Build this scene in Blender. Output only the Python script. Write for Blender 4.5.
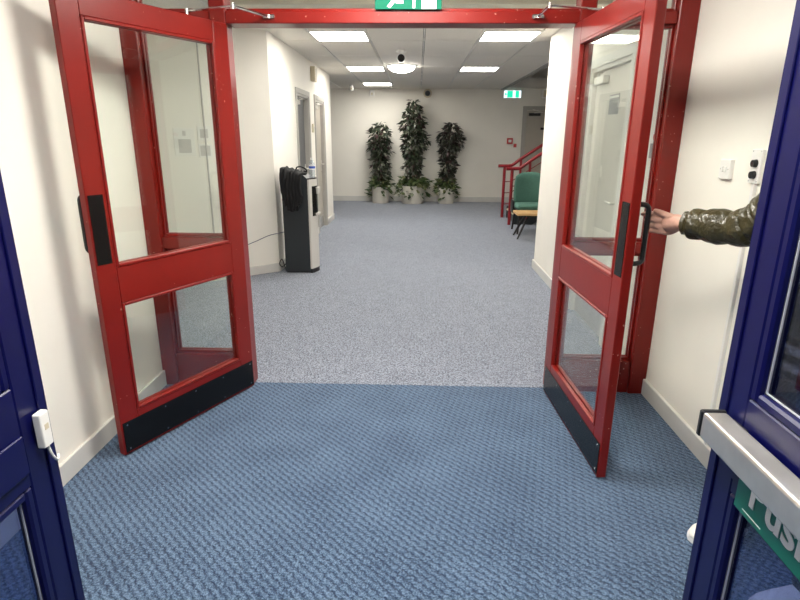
import bpy, bmesh, math, random
from mathutils import Vector, Matrix, noise

random.seed(7)
for o in list(bpy.data.objects):
    bpy.data.objects.remove(o, do_unlink=True)
scene = bpy.context.scene
COL = scene.collection

# ------------------------------------------------------------------ camera
FPX, PITCH, YAW, ROLL, CAMH = 549.0, math.radians(-16.65), math.radians(-1.709), math.radians(0.352), 1.5
def camera():
    cp, sp, cy, sy = math.cos(PITCH), math.sin(PITCH), math.cos(YAW), math.sin(YAW)
    f = Vector((cp * sy, cp * cy, sp)); r = Vector((cy, -sy, 0)); u = r.cross(f)
    r2 = r * math.cos(ROLL) + u * math.sin(ROLL); u2 = u * math.cos(ROLL) - r * math.sin(ROLL)
    cd = bpy.data.cameras.new('camera'); co = bpy.data.objects.new('camera', cd); COL.objects.link(co)
    cd.sensor_fit = 'HORIZONTAL'; cd.sensor_width = 36.0; cd.lens = FPX / 800 * 36.0; cd.clip_start = 0.02
    m = Matrix((r2, u2, -f)).transposed().to_4x4(); m.translation = Vector((0, 0, CAMH)); co.matrix_world = m
    scene.camera = co
camera()

# ------------------------------------------------------------------ world, exposure
w = bpy.data.worlds.new('world'); scene.world = w; w.use_nodes = True
w.node_tree.nodes['Background'].inputs[0].default_value = (0.30, 0.36, 0.46, 1)
w.node_tree.nodes['Background'].inputs[1].default_value = 0.25
vs = scene.view_settings
vs.view_transform = 'Standard'; vs.look = 'None'; vs.gamma = 1.0; vs.use_curve_mapping = False
vs.exposure = 1.25
scene.cycles.use_denoising = True
scene.cycles.max_bounces = 10; scene.cycles.diffuse_bounces = 6; scene.cycles.transparent_max_bounces = 24
scene.cycles.sample_clamp_indirect = 6.0
PANEL_VESTIBULE, PANEL_HALL, DOME_LIGHT = 26.0, 14.0, 14.0     # emission of the ceiling fittings
LAMP_COLOUR = (1.0, 0.955, 0.87)

# ------------------------------------------------------------------ materials
MATS = {}
def nt(name):
    m = bpy.data.materials.new(name); m.use_nodes = True
    t = m.node_tree; t.nodes.clear()
    out = t.nodes.new('ShaderNodeOutputMaterial')
    MATS[name] = m
    return m, t, out
def N(t, kind, **kw):
    n = t.nodes.new('ShaderNode' + kind)
    for k, v in kw.items():
        if k.startswith('i_'):
            key = k[2:]
            key = int(key) if key.isdigit() else key.replace('_', ' ')
            n.inputs[key].default_value = v
        else:
            setattr(n, k, v)
    return n
def L(t, a, ai, b, bi):
    t.links.new(a.outputs[ai], b.inputs[bi])
def mth(t, op, a, b=None, c=None):
    n = t.nodes.new('ShaderNodeMath'); n.operation = op
    for i, v in enumerate((a, b, c)):
        if v is None: continue
        if isinstance(v, (int, float)): n.inputs[i].default_value = v
        else: t.links.new(v, n.inputs[i])
    return n.outputs[0]
def c4(c): return (c[0], c[1], c[2], 1.0)
def mat(name, col, rough=0.5, metal=0.0, var=0.0, vscale=8.0, bump=0.0, bscale=200.0, coat=0.0, spec=0.5, bdist=.004):
    """plain paint / plastic / metal with a little procedural unevenness"""
    m, t, out = nt(name)
    p = N(t, 'BsdfPrincipled'); L(t, p, 0, out, 0)
    p.inputs['Base Color'].default_value = c4(col); p.inputs['Roughness'].default_value = rough
    p.inputs['Metallic'].default_value = metal; p.inputs['Coat Weight'].default_value = coat
    p.inputs['Specular IOR Level'].default_value = spec
    tc = N(t, 'TexCoord')
    if var:
        n = N(t, 'TexNoise', i_Scale=vscale, i_Detail=4.0); L(t, tc, 'Object', n, 'Vector')
        r = N(t, 'ValToRGB')
        r.color_ramp.elements[0].position = 0.3; r.color_ramp.elements[1].position = 0.7
        r.color_ramp.elements[0].color = c4([max(0, x * (1 - var)) for x in col])
        r.color_ramp.elements[1].color = c4([min(1, x * (1 + var)) for x in col])
        L(t, n, 'Fac', r, 0); L(t, r, 0, p, 'Base Color')
    if bump:
        n2 = N(t, 'TexNoise', i_Scale=bscale, i_Detail=3.0); L(t, tc, 'Object', n2, 'Vector')
        b = N(t, 'Bump', i_Strength=bump, i_Distance=bdist); L(t, n2, 'Fac', b, 'Height'); L(t, b, 0, p, 'Normal')
    return m
def emit_mat(name, col, s):
    m, t, out = nt(name); e = N(t, 'Emission', i_0=c4(col), i_1=s); L(t, e, 0, out, 0); return m
def glass_mat(name, tint, rough=0.0, refl=1.0):
    """thin sheet glass: clear (or tinted) with a Fresnel reflection"""
    m, t, out = nt(name)
    tr = N(t, 'BsdfTransparent', i_0=c4(tint)); g = N(t, 'BsdfGlossy', i_Roughness=rough); g.inputs[0].default_value = (1, 1, 1, 1)
    f = N(t, 'Fresnel', i_IOR=1.5); ge = N(t, 'NewGeometry')
    # same reflectance on both skins of the sheet (no total reflection inside it)
    t.links.new(mth(t, 'MULTIPLY_ADD', ge.outputs['Backfacing'], 1 / 1.5 - 1.5, 1.5), f.inputs['IOR'])
    k = mth(t, 'MULTIPLY', f.outputs[0], refl)
    mx = N(t, 'MixShader'); t.links.new(k, mx.inputs[0]); L(t, tr, 0, mx, 1); L(t, g, 0, mx, 2); L(t, mx, 0, out, 0)
    return m
def gloss_paint(name, col, chip, rough, amount=0.70):
    """old gloss paint: brush unevenness, and small chips that show the primer"""
    m, t, out = nt(name)
    p = N(t, 'BsdfPrincipled', i_Roughness=rough); L(t, p, 0, out, 0); p.inputs['Specular IOR Level'].default_value = .38
    tc = N(t, 'TexCoord')
    n = N(t, 'TexNoise', i_Scale=3.0, i_Detail=5.0); L(t, tc, 'Object', n, 'Vector')
    r = N(t, 'ValToRGB'); r.color_ramp.elements[0].position = .3; r.color_ramp.elements[1].position = .7
    r.color_ramp.elements[0].color = c4([x * .86 for x in col]); r.color_ramp.elements[1].color = c4([x * 1.12 for x in col])
    L(t, n, 'Fac', r, 0)
    s = N(t, 'TexNoise', i_Scale=55.0, i_Detail=2.0); L(t, tc, 'Object', s, 'Vector')
    big = N(t, 'TexNoise', i_Scale=5.0, i_Detail=2.0); L(t, tc, 'Object', big, 'Vector')
    mm = mth(t, 'ADD', s.outputs['Fac'], mth(t, 'MULTIPLY', mth(t, 'SUBTRACT', big.outputs['Fac'], .5), .30))
    k = mth(t, 'GREATER_THAN', mm, amount)
    mx = N(t, 'MixRGB'); t.links.new(k, mx.inputs[0]); L(t, r, 0, mx, 1); mx.inputs[2].default_value = c4(chip)
    L(t, mx, 0, p, 'Base Color')
    b = N(t, 'Bump', i_Strength=.12, i_Distance=.003)
    bn = N(t, 'TexNoise', i_Scale=40.0, i_Detail=3.0); L(t, tc, 'Object', bn, 'Vector'); L(t, bn, 'Fac', b, 'Height'); L(t, b, 0, p, 'Normal')
    return m
def hall_carpet():
    m, t, out = nt('hall_carpet')
    p = N(t, 'BsdfPrincipled', i_Roughness=.95); p.inputs['Specular IOR Level'].default_value = .1; L(t, p, 0, out, 0)
    p.inputs['Sheen Weight'].default_value = .25
    tc = N(t, 'TexCoord')
    n = N(t, 'TexNoise', i_Scale=110.0, i_Detail=2.0, i_Roughness=.6); L(t, tc, 'Object', n, 'Vector')
    r = N(t, 'ValToRGB'); e = r.color_ramp.elements
    e[0].position = .33; e[1].position = .67; e[0].color = (.014, .022, .042, 1); e[1].color = (.37, .405, .49, 1)
    L(t, n, 'Fac', r, 0)
    n3 = N(t, 'TexNoise', i_Scale=6.0, i_Detail=3.0); L(t, tc, 'Object', n3, 'Vector')
    v = mth(t, 'ADD', mth(t, 'MULTIPLY', n3.outputs['Fac'], .3), .85)
    mx = N(t, 'MixRGB', blend_type='MULTIPLY', i_0=1.0); L(t, r, 0, mx, 1); t.links.new(v, mx.inputs[2])
    L(t, mx, 0, p, 'Base Color')
    b = N(t, 'Bump', i_Strength=.5, i_Distance=.004); L(t, n, 'Fac', b, 'Height'); L(t, b, 0, p, 'Normal')
def rib_mat():
    """entrance matting: diagonal ribs broken into short staggered dashes"""
    m, t, out = nt('rib_matting')
    p = N(t, 'BsdfPrincipled', i_Roughness=.95); p.inputs['Specular IOR Level'].default_value = .1; L(t, p, 0, out, 0)
    p.inputs['Sheen Weight'].default_value = .2
    tc = N(t, 'TexCoord'); sp = N(t, 'SeparateXYZ'); L(t, tc, 'Object', sp, 0)
    x, y = sp.outputs[0], sp.outputs[1]
    wob = N(t, 'TexNoise', i_Scale=25.0, i_Detail=2.0); L(t, tc, 'Object', wob, 'Vector')
    wv = mth(t, 'MULTIPLY', mth(t, 'SUBTRACT', wob.outputs['Fac'], .5), .016)
    ang = math.radians(47.0)            # rib normal
    u = mth(t, 'ADD', mth(t, 'ADD', mth(t, 'MULTIPLY', x, math.cos(ang)), mth(t, 'MULTIPLY', y, math.sin(ang))), wv)
    v = mth(t, 'SUBTRACT', mth(t, 'MULTIPLY', x, math.sin(ang)), mth(t, 'MULTIPLY', y, math.cos(ang)))
    SP, LN = .0270, .040
    row = mth(t, 'FLOOR', mth(t, 'DIVIDE', u, SP))
    fu = mth(t, 'FRACT', mth(t, 'DIVIDE', u, SP))
    groove = mth(t, 'POWER', mth(t, 'ABSOLUTE', mth(t, 'SUBTRACT', mth(t, 'MULTIPLY', fu, 2.0), 1.0)), 1.6)   # 1 at the groove
    fv = mth(t, 'FRACT', mth(t, 'ADD', mth(t, 'DIVIDE', v, LN), mth(t, 'MULTIPLY', row, .38)))
    dash = mth(t, 'SUBTRACT', 1.0, mth(t, 'POWER', mth(t, 'ABSOLUTE', mth(t, 'SUBTRACT', mth(t, 'MULTIPLY', fv, 2.0), 1.0)), 2.0))
    dark = mth(t, 'MULTIPLY', groove, mth(t, 'ADD', mth(t, 'MULTIPLY', dash, .9), .10))
    g = N(t, 'TexNoise', i_Scale=130.0, i_Detail=4.0, i_Roughness=.9); L(t, tc, 'Object', g, 'Vector')
    gr = mth(t, 'MULTIPLY', mth(t, 'SUBTRACT', g.outputs['Fac'], .5), 4.2)
    big = N(t, 'TexNoise', i_Scale=3.5, i_Detail=4.0); L(t, tc, 'Object', big, 'Vector')
    bg = mth(t, 'MULTIPLY', mth(t, 'SUBTRACT', big.outputs['Fac'], .5), .45)
    lum = mth(t, 'ADD', mth(t, 'ADD', mth(t, 'SUBTRACT', .72, mth(t, 'MULTIPLY', dark, .72)), gr), bg)
    r = N(t, 'ValToRGB'); e = r.color_ramp.elements
    e[0].position = 0.05; e[0].color = (.010, .024, .060, 1)
    e[1].position = 1.0; e[1].color = (.165, .245, .36, 1)
    k = r.color_ramp.elements.new(.55); k.color = (.056, .098, .170, 1)
    t.links.new(lum, r.inputs[0]); L(t, r, 0, p, 'Base Color')
    h = mth(t, 'ADD', mth(t, 'SUBTRACT', 1.0, dark), mth(t, 'MULTIPLY', gr, .3))
    b = N(t, 'Bump', i_Strength=.5, i_Distance=.006); t.links.new(h, b.inputs['Height']); L(t, b, 0, p, 'Normal')
def leaf_mat(name, cols, rough=.36):
    m, t, out = nt(name)
    p = N(t, 'BsdfPrincipled', i_Roughness=rough); L(t, p, 0, out, 0)
    g = N(t, 'NewGeometry'); r = N(t, 'ValToRGB'); r.color_ramp.interpolation = 'CONSTANT'
    e = r.color_ramp.elements; e[0].color = c4(cols[0]); e[0].position = 0
    e[1].position = 1 / len(cols); e[1].color = c4(cols[1])
    for i, c in enumerate(cols[2:]):
        k = e.new((i + 2) / len(cols)); k.color = c4(c)
    L(t, g, 'Random Per Island', r, 0); L(t, r, 0, p, 'Base Color')
def wood_mat(name, a, b):
    m, t, out = nt(name)
    p = N(t, 'BsdfPrincipled', i_Roughness=.4); L(t, p, 0, out, 0)
    tc = N(t, 'TexCoord'); mp = N(t, 'Mapping'); mp.inputs['Scale'].default_value = (1.5, 18, 18); L(t, tc, 'Object', mp, 0)
    n = N(t, 'TexNoise', i_Scale=4.0, i_Detail=6.0); L(t, mp, 0, n, 'Vector')
    r = N(t, 'ValToRGB'); r.color_ramp.elements[0].position = .3; r.color_ramp.elements[1].position = .7
    r.color_ramp.elements[0].color = c4(a); r.color_ramp.elements[1].color = c4(b); L(t, n, 'Fac', r, 0); L(t, r, 0, p, 'Base Color')

mat('wall_paint', (.84, .81, .74), .75, var=.02, vscale=2.5, bump=.08, bscale=60)
mat('cream_paint', (.88, .82, .66), .7)
mat('skirting_paint', (.62, .61, .58), .45, var=.04, vscale=6)
mat('ceiling_tile', (.78, .74, .67), .9, var=.03, vscale=40, bump=.15, bscale=300)
mat('ceiling_grid', (.80, .78, .73), .5)
mat('ceiling_gap', (.12, .115, .11), .8)
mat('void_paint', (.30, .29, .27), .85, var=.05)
gloss_paint('red_paint', (.180, .0070, .0045), (.50, .27, .22), .29, .748)
gloss_paint('red_rail_paint', (.22, .010, .016), (.22, .010, .016), .35, 2)
mat('blue_powder_coat', (.0018, .0024, .054), .34, var=.06, vscale=30, bump=.04, bscale=400, spec=.35)
mat('black_plate', (.003, .003, .0033), .25, bump=.03, bscale=300, spec=.3)
mat('black_plastic', (.010, .010, .011), .35)
mat('rubber', (.012, .012, .013), .8)
mat('brushed_steel', (.72, .70, .66), .42, metal=1.0, var=.06, vscale=20)
mat('chrome', (.70, .70, .70), .12, metal=1.0)
mat('white_plastic', (.80, .79, .76), .35)
mat('cream_plastic', (.62, .55, .40), .45)
mat('grey_frame', (.40, .385, .355), .5, var=.03)
mat('white_frame', (.72, .70, .66), .45)
mat('grey_door', (.145, .145, .15), .45, var=.06, vscale=4)
mat('beige_door', (.42, .385, .33), .5, var=.04, vscale=4)
mat('white_door', (.70, .665, .60), .45, var=.02, vscale=4)
mat('sign_green', (.0, .105, .060), .6, spec=.15)
mat('sign_teal', (.003, .16, .115), .35)
mat('sign_white', (.85, .85, .83), .4)
mat('sign_grey', (.30, .30, .30), .5)
mat('print_pale', (.52, .51, .48), .7)
mat('paper', (.80, .79, .75), .8)
mat('print_red', (.50, .05, .05), .6)
mat('call_red', (.50, .03, .03), .4)
mat('seal_grey', (.42, .44, .50), .4)
mat('charcoal', (.022, .027, .031), .40, var=.05)
mat('silver_plastic', (.60, .58, .54), .35)
mat('black_cloth', (.007, .007, .008), .9, bump=.3, bscale=80)
mat('cable_blue', (.02, .03, .11), .5)
mat('label_blue', (.05, .12, .55), .4)
mat('green_fabric', (.060, .150, .115), .9, var=.12, vscale=60, bump=.3, bscale=400)
wood_mat('light_wood', (.52, .30, .12), (.66, .42, .19))
mat('pot_white', (.64, .61, .55), .5, var=.03)
mat('soil', (.03, .022, .015), .95, var=.3, vscale=50)
mat('trunk', (.07, .045, .03), .9, var=.3, vscale=30)
leaf_mat('leaf_dark', [(.018, .030, .014), (.030, .045, .022), (.060, .075, .045), (.045, .020, .022), (.022, .036, .020), (.13, .14, .10)])
leaf_mat('leaf_purple', [(.012, .015, .010), (.022, .024, .016), (.035, .016, .018), (.030, .036, .024), (.075, .080, .055)])
leaf_mat('leaf_ivy', [(.045, .085, .022), (.075, .12, .035), (.22, .23, .10), (.030, .060, .018), (.12, .15, .06)])
mat('skin', (.46, .265, .205), .5, var=.06, vscale=30)
mat('hair', (.02, .013, .009), .7, bump=.4, bscale=150)
mat('denim', (.020, .025, .045), .9, var=.15, vscale=80)
mat('shoe_white', (.72, .70, .66), .5)
mat('olive_nylon', (.043, .036, .013), .34, var=.25, vscale=14, bump=.8, bscale=24, bdist=.02)
mat('asphalt', (.05, .05, .055), .9, var=.2, vscale=40)
hall_carpet(); rib_mat()
glass_mat('clear_glass', (.965, .985, .97))
glass_mat('blue_door_glass', (.37, .43, .64), refl=1.3)
glass_mat('bottle_plastic', (.86, .90, .94))
emit_mat('panel_vestibule', LAMP_COLOUR, PANEL_VESTIBULE)
emit_mat('panel_hall', LAMP_COLOUR, PANEL_HALL)
emit_mat('panel_hall_dim', LAMP_COLOUR, PANEL_HALL * .34)
emit_mat('dome_light', LAMP_COLOUR, DOME_LIGHT)
emit_mat('exit_green_light', (.02, .70, .40), .55)
emit_mat('exit_white_light', (.75, .95, 1.0), .75)

# ------------------------------------------------------------------ mesh helpers
def tagp(o, label=None, cat=None, group=None, kind=None):
    if label: o['label'] = label
    if cat: o['category'] = cat
    if group: o['group'] = group
    if kind: o['kind'] = kind
    return o
def empty(name, loc=(0, 0, 0), rz=0.0, label=None, cat=None, group=None, kind=None):
    o = bpy.data.objects.new(name, None); COL.objects.link(o); o.empty_display_size = .05
    o.location = loc; o.rotation_euler = (0, 0, rz)
    return tagp(o, label, cat, group, kind)
class MB:
    """collects shapes and links them as one mesh object"""
    def __init__(self): self.bm = bmesh.new()
    def _xf(self, vs, m):
        if m is not None: bmesh.ops.transform(self.bm, matrix=m, verts=vs)
    def box(self, x0, x1, y0, y1, z0, z1, bev=0.0, seg=1, m=None):
        x0, x1 = sorted((x0, x1)); y0, y1 = sorted((y0, y1)); z0, z1 = sorted((z0, z1))
        r = bmesh.ops.create_cube(self.bm, size=1.0)
        vs = r['verts']
        for v in vs:
            v.co = Vector((x0 + (v.co.x + .5) * (x1 - x0), y0 + (v.co.y + .5) * (y1 - y0), z0 + (v.co.z + .5) * (z1 - z0)))
        if bev:
            es = list({e for v in vs for e in v.link_edges})
            g = bmesh.ops.bevel(self.bm, geom=es, offset=bev, segments=seg, profile=.5, affect='EDGES')
            vs = [v for v in g['verts']]
            vs = list({v for f in g['faces'] for v in f.verts} | set(vs))
        if m is not None:
            # the bevel keeps the flat faces: gather the whole island
            seen = set(vs); st = list(vs)
            while st:
                a = st.pop()
                for e in a.link_edges:
                    b = e.other_vert(a)
                    if b not in seen: seen.add(b); st.append(b)
            self._xf(list(seen), m)
        return self
    def cyl(self, p0, p1, r0, r1=None, seg=16):
        p0, p1 = Vector(p0), Vector(p1); r1 = r0 if r1 is None else r1
        d = p1 - p0
        q = d.to_track_quat('Z', 'Y').to_matrix().to_4x4()
        mm = Matrix.Translation((p0 + p1) / 2) @ q
        bmesh.ops.create_cone(self.bm, cap_ends=True, segments=seg, radius1=r0, radius2=r1, depth=d.length, matrix=mm)
        return self
    def tube(self, pts, r, seg=10, cyc=False, cap=True):
        return self.sweep(pts, [r] * len(pts) if isinstance(r, (int, float)) else r, seg=seg, cap=cap)
    def sweep(self, pts, radii, seg=12, cap=True, flat=None, up=None, disp=None):
        pts = [Vector(p) for p in pts]; n = len(pts); rings = []
        prev = None
        for i, p in enumerate(pts):
            t = (pts[min(i + 1, n - 1)] - pts[max(i - 1, 0)]).normalized()
            if prev is None:
                ref = Vector(up) if up else (Vector((0, 0, 1)) if abs(t.z) < .9 else Vector((1, 0, 0)))
                a = (ref - t * ref.dot(t)).normalized()
            else:
                a = (prev - t * prev.dot(t)).normalized()
            prev = a; b = t.cross(a)
            ra = radii[i]; rb = ra
            if isinstance(ra, tuple): ra, rb = ra
            ring = []
            for k in range(seg):
                th = 2 * math.pi * k / seg
                s = 1.0 if disp is None else disp(i, th, p)
                ring.append(self.bm.verts.new(p + a * (math.cos(th) * ra * s) + b * (math.sin(th) * rb * s)))
            rings.append(ring)
        for i in range(n - 1):
            for k in range(seg):
                self.bm.faces.new((rings[i][k], rings[i][(k + 1) % seg], rings[i + 1][(k + 1) % seg], rings[i + 1][k]))
        if cap:
            self.bm.faces.new(rings[0][::-1]); self.bm.faces.new(rings[-1])
        return self
    def lathe(self, prof, c=(0, 0, 0), seg=24):
        rings = []; c = Vector(c)
        for (r, z) in prof:
            if r <= 1e-6: rings.append([self.bm.verts.new(c + Vector((0, 0, z)))])
            else: rings.append([self.bm.verts.new(c + Vector((r * math.cos(2 * math.pi * k / seg), r * math.sin(2 * math.pi * k / seg), z))) for k in range(seg)])
        for a, b in zip(rings, rings[1:]):
            for k in range(seg):
                k2 = (k + 1) % seg
                if len(a) == 1 and len(b) == 1: continue
                if len(a) == 1: self.bm.faces.new((a[0], b[k2], b[k]))
                elif len(b) == 1: self.bm.faces.new((a[k], a[k2], b[0]))
                else: self.bm.faces.new((a[k], a[k2], b[k2], b[k]))
        if len(rings[0]) > 1: self.bm.faces.new(rings[0][::-1])
        if len(rings[-1]) > 1: self.bm.faces.new(rings[-1])
        return self
    def prism(self, poly, z0, z1, m=None):
        """polygon in local xy pushed along z, then placed with m"""
        lo = [self.bm.verts.new((x, y, z0)) for x, y in poly]; hi = [self.bm.verts.new((x, y, z1)) for x, y in poly]
        n = len(poly)
        self.bm.faces.new(lo[::-1]); self.bm.faces.new(hi)
        for i in range(n): self.bm.faces.new((lo[i], lo[(i + 1) % n], hi[(i + 1) % n], hi[i]))
        self._xf(lo + hi, m)
        return self
    def quad(self, pts):
        self.bm.faces.new([self.bm.verts.new(p) for p in pts]); return self
    def build(self, name, material, parent=None, smooth=False, label=None, cat=None, group=None, kind=None):
        bmesh.ops.recalc_face_normals(self.bm, faces=self.bm.faces)
        me = bpy.data.meshes.new(name); self.bm.to_mesh(me); self.bm.free()
        if smooth:
            for p in me.polygons: p.use_smooth = True
            if smooth == 'auto': me.set_sharp_from_angle(angle=math.radians(40))
        me.materials.append(MATS[material])
        o = bpy.data.objects.new(name, me); COL.objects.link(o)
        if parent is not None: o.parent = parent
        return tagp(o, label, cat, group, kind)
def dup(o, parent=None, loc=None):
    c = o.copy(); COL.objects.link(c); c.parent = parent
    if loc is not None: c.location = loc
    return c
def smoothpath(pts, n=8):
    """Catmull-Rom through points"""
    pts = [Vector(p) for p in pts]; out = []
    for i in range(len(pts) - 1):
        p0 = pts[max(i - 1, 0)]; p1 = pts[i]; p2 = pts[i + 1]; p3 = pts[min(i + 2, len(pts) - 1)]
        for k in range(n):
            t = k / n
            out.append(.5 * ((2 * p1) + (p2 - p0) * t + (2 * p0 - 5 * p1 + 4 * p2 - p3) * t * t + (3 * p1 - p0 - 3 * p2 + p3) * t ** 3))
    out.append(pts[-1]); return out
def yzx(x):   # maps prism xy -> world (y, z) on a plane of constant x, extruding along x
    return Matrix(((0, 0, 1, x), (1, 0, 0, 0), (0, 1, 0, 0), (0, 0, 0, 1)))
def xzy(y):   # maps prism xy -> world (x, z), extruding along -y
    return Matrix(((1, 0, 0, 0), (0, 0, -1, y), (0, 1, 0, 0), (0, 0, 0, 1)))
def text_mesh(body, size, material, parent, m, name='lettering', offset=0.0, depth=.0006):
    cu = bpy.data.curves.new('lettering_curve', 'FONT'); cu.body = body; cu.size = size; cu.extrude = depth; cu.offset = offset
    to = bpy.data.objects.new('lettering_curve', cu); COL.objects.link(to)
    dg = bpy.context.evaluated_depsgraph_get(); dg.update()
    me = bpy.data.meshes.new_from_object(to.evaluated_get(dg)); bpy.data.objects.remove(to, do_unlink=True)
    me.transform(m); me.materials.clear(); me.materials.append(MATS[material])
    o = bpy.data.objects.new(name, me); COL.objects.link(o); o.parent = parent
    return o

# ------------------------------------------------------------------ the setting
XL, XR, YF, CZ = -1.565, 1.40, 3.12, 2.52     # entrance walls, red screen plane, ceiling height
YB = 13.25                                    # end wall
S = 'structure'
# floors: matting in two lengths with a butt joint, hall carpet beyond the threshold
MB().box(XL, XR, 1.712, 3.15, -.05, 0).build('floor_matting_inner', 'rib_matting', label='blue ribbed entrance matting between seam and hall carpet', cat='floor', kind=S)
MB().box(XL, XR, -.1, 1.709, -.05, .0015).build('floor_matting_outer', 'rib_matting', label='blue ribbed entrance matting between the blue doors', cat='floor', kind=S)
MB().box(-5.2, 6.2, 3.15, YB, -.05, .002).build('floor', 'hall_carpet', label='grey-blue flecked carpet through the hall', cat='floor', kind=S)
MB().box(-6, 6, -6, -.1, -.12, -.03).build('ground_outside', 'asphalt', label='dark asphalt outside the entrance', cat='ground', kind=S)

def wall(name, label, boxes, material='wall_paint'):
    m = MB()
    for b in boxes: m.box(*b)
    return m.build(name, material, label=label, cat='wall', kind=S)
def skirt(name, label, boxes, h=.10):
    m = MB()
    for (x0, x1, y0, y1) in boxes: m.box(x0, x1, y0, y1, 0, h, .003)
    return m.build(name, 'skirting_paint', label=label, cat='baseboard', kind=S)
DTOP = 2.02
wall('wall_left', 'cream entrance wall beside the open red door on the left', [(XL - .15, XL, .05, 3.24, 0, 2.62)])
# left wall of the hall with two door openings
D1, D2 = (7.42, 8.20), (8.72, 9.50)
wall('wall_left_hall', 'cream hall wall behind the water cooler with two doorways',
     [(XL - .15, XL, 6.10, D1[0], 0, 2.62), (XL - .15, XL, D1[1], D2[0], 0, 2.62), (XL - .15, XL, D2[1], 10.30, 0, 2.62),
      (XL - .15, XL, D1[0], D1[1], DTOP, 2.62), (XL - .15, XL, D2[0], D2[1], DTOP, 2.62)])
# right wall with two door openings
D3 = (3.93, 4.80)
wall('wall_right', 'cream wall on the right with switches and side doors',
     [(XR, XR + .15, .05, D3[0], 0, 2.62), (XR, XR + .15, D3[1], 6.45, 0, 2.62),
      (XR, XR + .15, D3[0], D3[1], DTOP, 2.62)])
# angled wall of the left-hand recess
DIR = Vector((-.67, -.53, 0)).normalized(); NRM = Vector((.53, -.67, 0)).normalized()     # NRM faces the entrance
A0 = Vector((XL, 6.10, 0)); DL = 2.35
def on_diag(s, z, off=0.0): return A0 + DIR * s + NRM * off + Vector((0, 0, z))
def diag_m(): # local x along the wall, local y out of the wall, local z up
    return Matrix(((DIR.x, NRM.x, 0, A0.x), (DIR.y, NRM.y, 0, A0.y), (0, 0, 1, 0), (0, 0, 0, 1)))
MB().box(0, DL, -.15, 0, 0, 2.62, m=diag_m()).build('wall_angled', 'wall_paint', label='cream angled wall facing the entrance left of the water cooler', cat='wall', kind=S)
MB().box(0, DL, 0, .016, 0, .10, .003, m=diag_m()).build('baseboard_angled', 'skirting_paint', label='pale skirting along the angled wall', cat='baseboard', kind=S)
wall('wall_recess', 'cream side wall of the recess behind the red screen', [(-3.45, -3.30, 3.09, 4.75, 0, 2.62), (-3.45, XL - .15, 3.09, 3.24, 0, 2.62)])
wall('wall_back', 'cream end wall behind the three tall potted plants', [(-5.2, 6.2, YB, YB + .15, 0, 4.4)])
wall('wall_hall_sides', 'cream outer walls of the far hall', [(-5.2, -5.05, 10.30, YB, 0, 2.62), (-5.2, XL - .15, 10.15, 10.30, 0, 2.62),
     (6.05, 6.2, 6.30, YB, 0, 4.4), (XR + .15, 6.2, 6.30, 6.45, 0, 4.4)])
OX0, OX1 = -.90, .73
wall('wall_front', 'cream wall around the outer entrance opening', [(XL - .15, OX0 - .06, .05, .20, 0, 2.62), (OX1 + .06, XR + .15, .05, .20, 0, 2.62), (OX0 - .06, OX1 + .06, .05, .20, 2.18, 2.62)])
m = MB()
m.box(OX0 - .06, OX0, .07, .19, 0, 2.18, .004); m.box(OX1, OX1 + .06, .07, .19, 0, 2.18, .004); m.box(OX0 - .06, OX1 + .06, .07, .19, 2.12, 2.18, .004)
m.build('door_frame_blue', 'blue_powder_coat', label='blue outer door frame around the entrance opening', cat='door frame', kind=S)

skirt('baseboard_left', 'pale skirting along the entrance wall beside the red door', [(XL, XL + .018, .2, 3.10)])
skirt('baseboard_right', 'pale skirting along the wall under the switches', [(XR - .018, XR, .2, 3.10), (XR - .018, XR, 3.22, D3[0] - .08), (XR - .018, XR, D3[1] + .08, 6.45), (XR - .018, XR + .15, 6.45, 6.468)])
skirt('baseboard_left_hall', 'pale skirting along the hall wall past the cooler', [(XL, XL + .016, 6.10, D1[0] - .07), (XL, XL + .016, D1[1] + .07, D2[0] - .07), (XL, XL + .016, D2[1] + .07, 10.30)])
skirt('baseboard_back', 'pale skirting along the end wall behind the pots', [(-5.0, 2.38, YB - .016, YB), (3.42, 6.0, YB - .016, YB)], .12)

# ceilings: lay-in tiles in a white grid, each tile its own piece
GX = [-1.75, -1.15, -.55, .05, .65, 1.25, 1.85]
Y0G = 3.14
ceil = empty('ceiling', (0, 0, CZ), label='suspended ceiling of off-white lay-in tiles through the hall', cat='ceiling', kind=S)
MB().box(-5.2, 1.85, 3.05, YB, .045, .10).build('ceiling_deck', 'ceiling_gap', ceil)
m = MB()
for x in GX: m.box(x - .006, x + .006, 3.12, YB, -.001, .03)
k = 0
while Y0G + 1.2 * k < YB:
    m.box(-1.75, 1.85, Y0G + 1.2 * k - .005, Y0G + 1.2 * k + .005, .006, .03); k += 1
m.build('ceiling_grid', 'ceiling_grid', ceil)
LIGHTS = [(-.25, 3.74), (-.85, 5.04), (.95, 5.04), (-.85, 6.44), (.95, 6.44), (-.85, 9.44), (.95, 9.44), (-.85, 12.15)]  # first entry is an added panel, out of view, to light the cream beam
tiles = {}
for xi in range(6):
    for k in range(9):
        ya = Y0G + 1.2 * k; yb = min(ya + 1.2, YB)
        if ya >= YB: continue
        spans = [(ya, yb)]
        for lx, ly in LIGHTS:
            if abs(GX[xi] + .3 - lx) < .05 and ya - .01 < ly < yb:
                spans = [s for s in ((ya, ly - .3), (ly + .3, yb)) if s[1] - s[0] > .1]
        for a, b in spans:
            key = round(b - a, 3)
            if key not in tiles:
                o = tiles[key] = MB().box(.012, .588, .005, key - .005, 0, .03, .002).build('ceiling_tile', 'ceiling_tile', ceil)
            else:
                o = dup(tiles[key], ceil)
            o.location = (GX[xi], a, .002)
MB().box(-5.2, -1.76, 3.05, YB, -.002, .03).build('ceiling_side', 'ceiling_tile', ceil)
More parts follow.
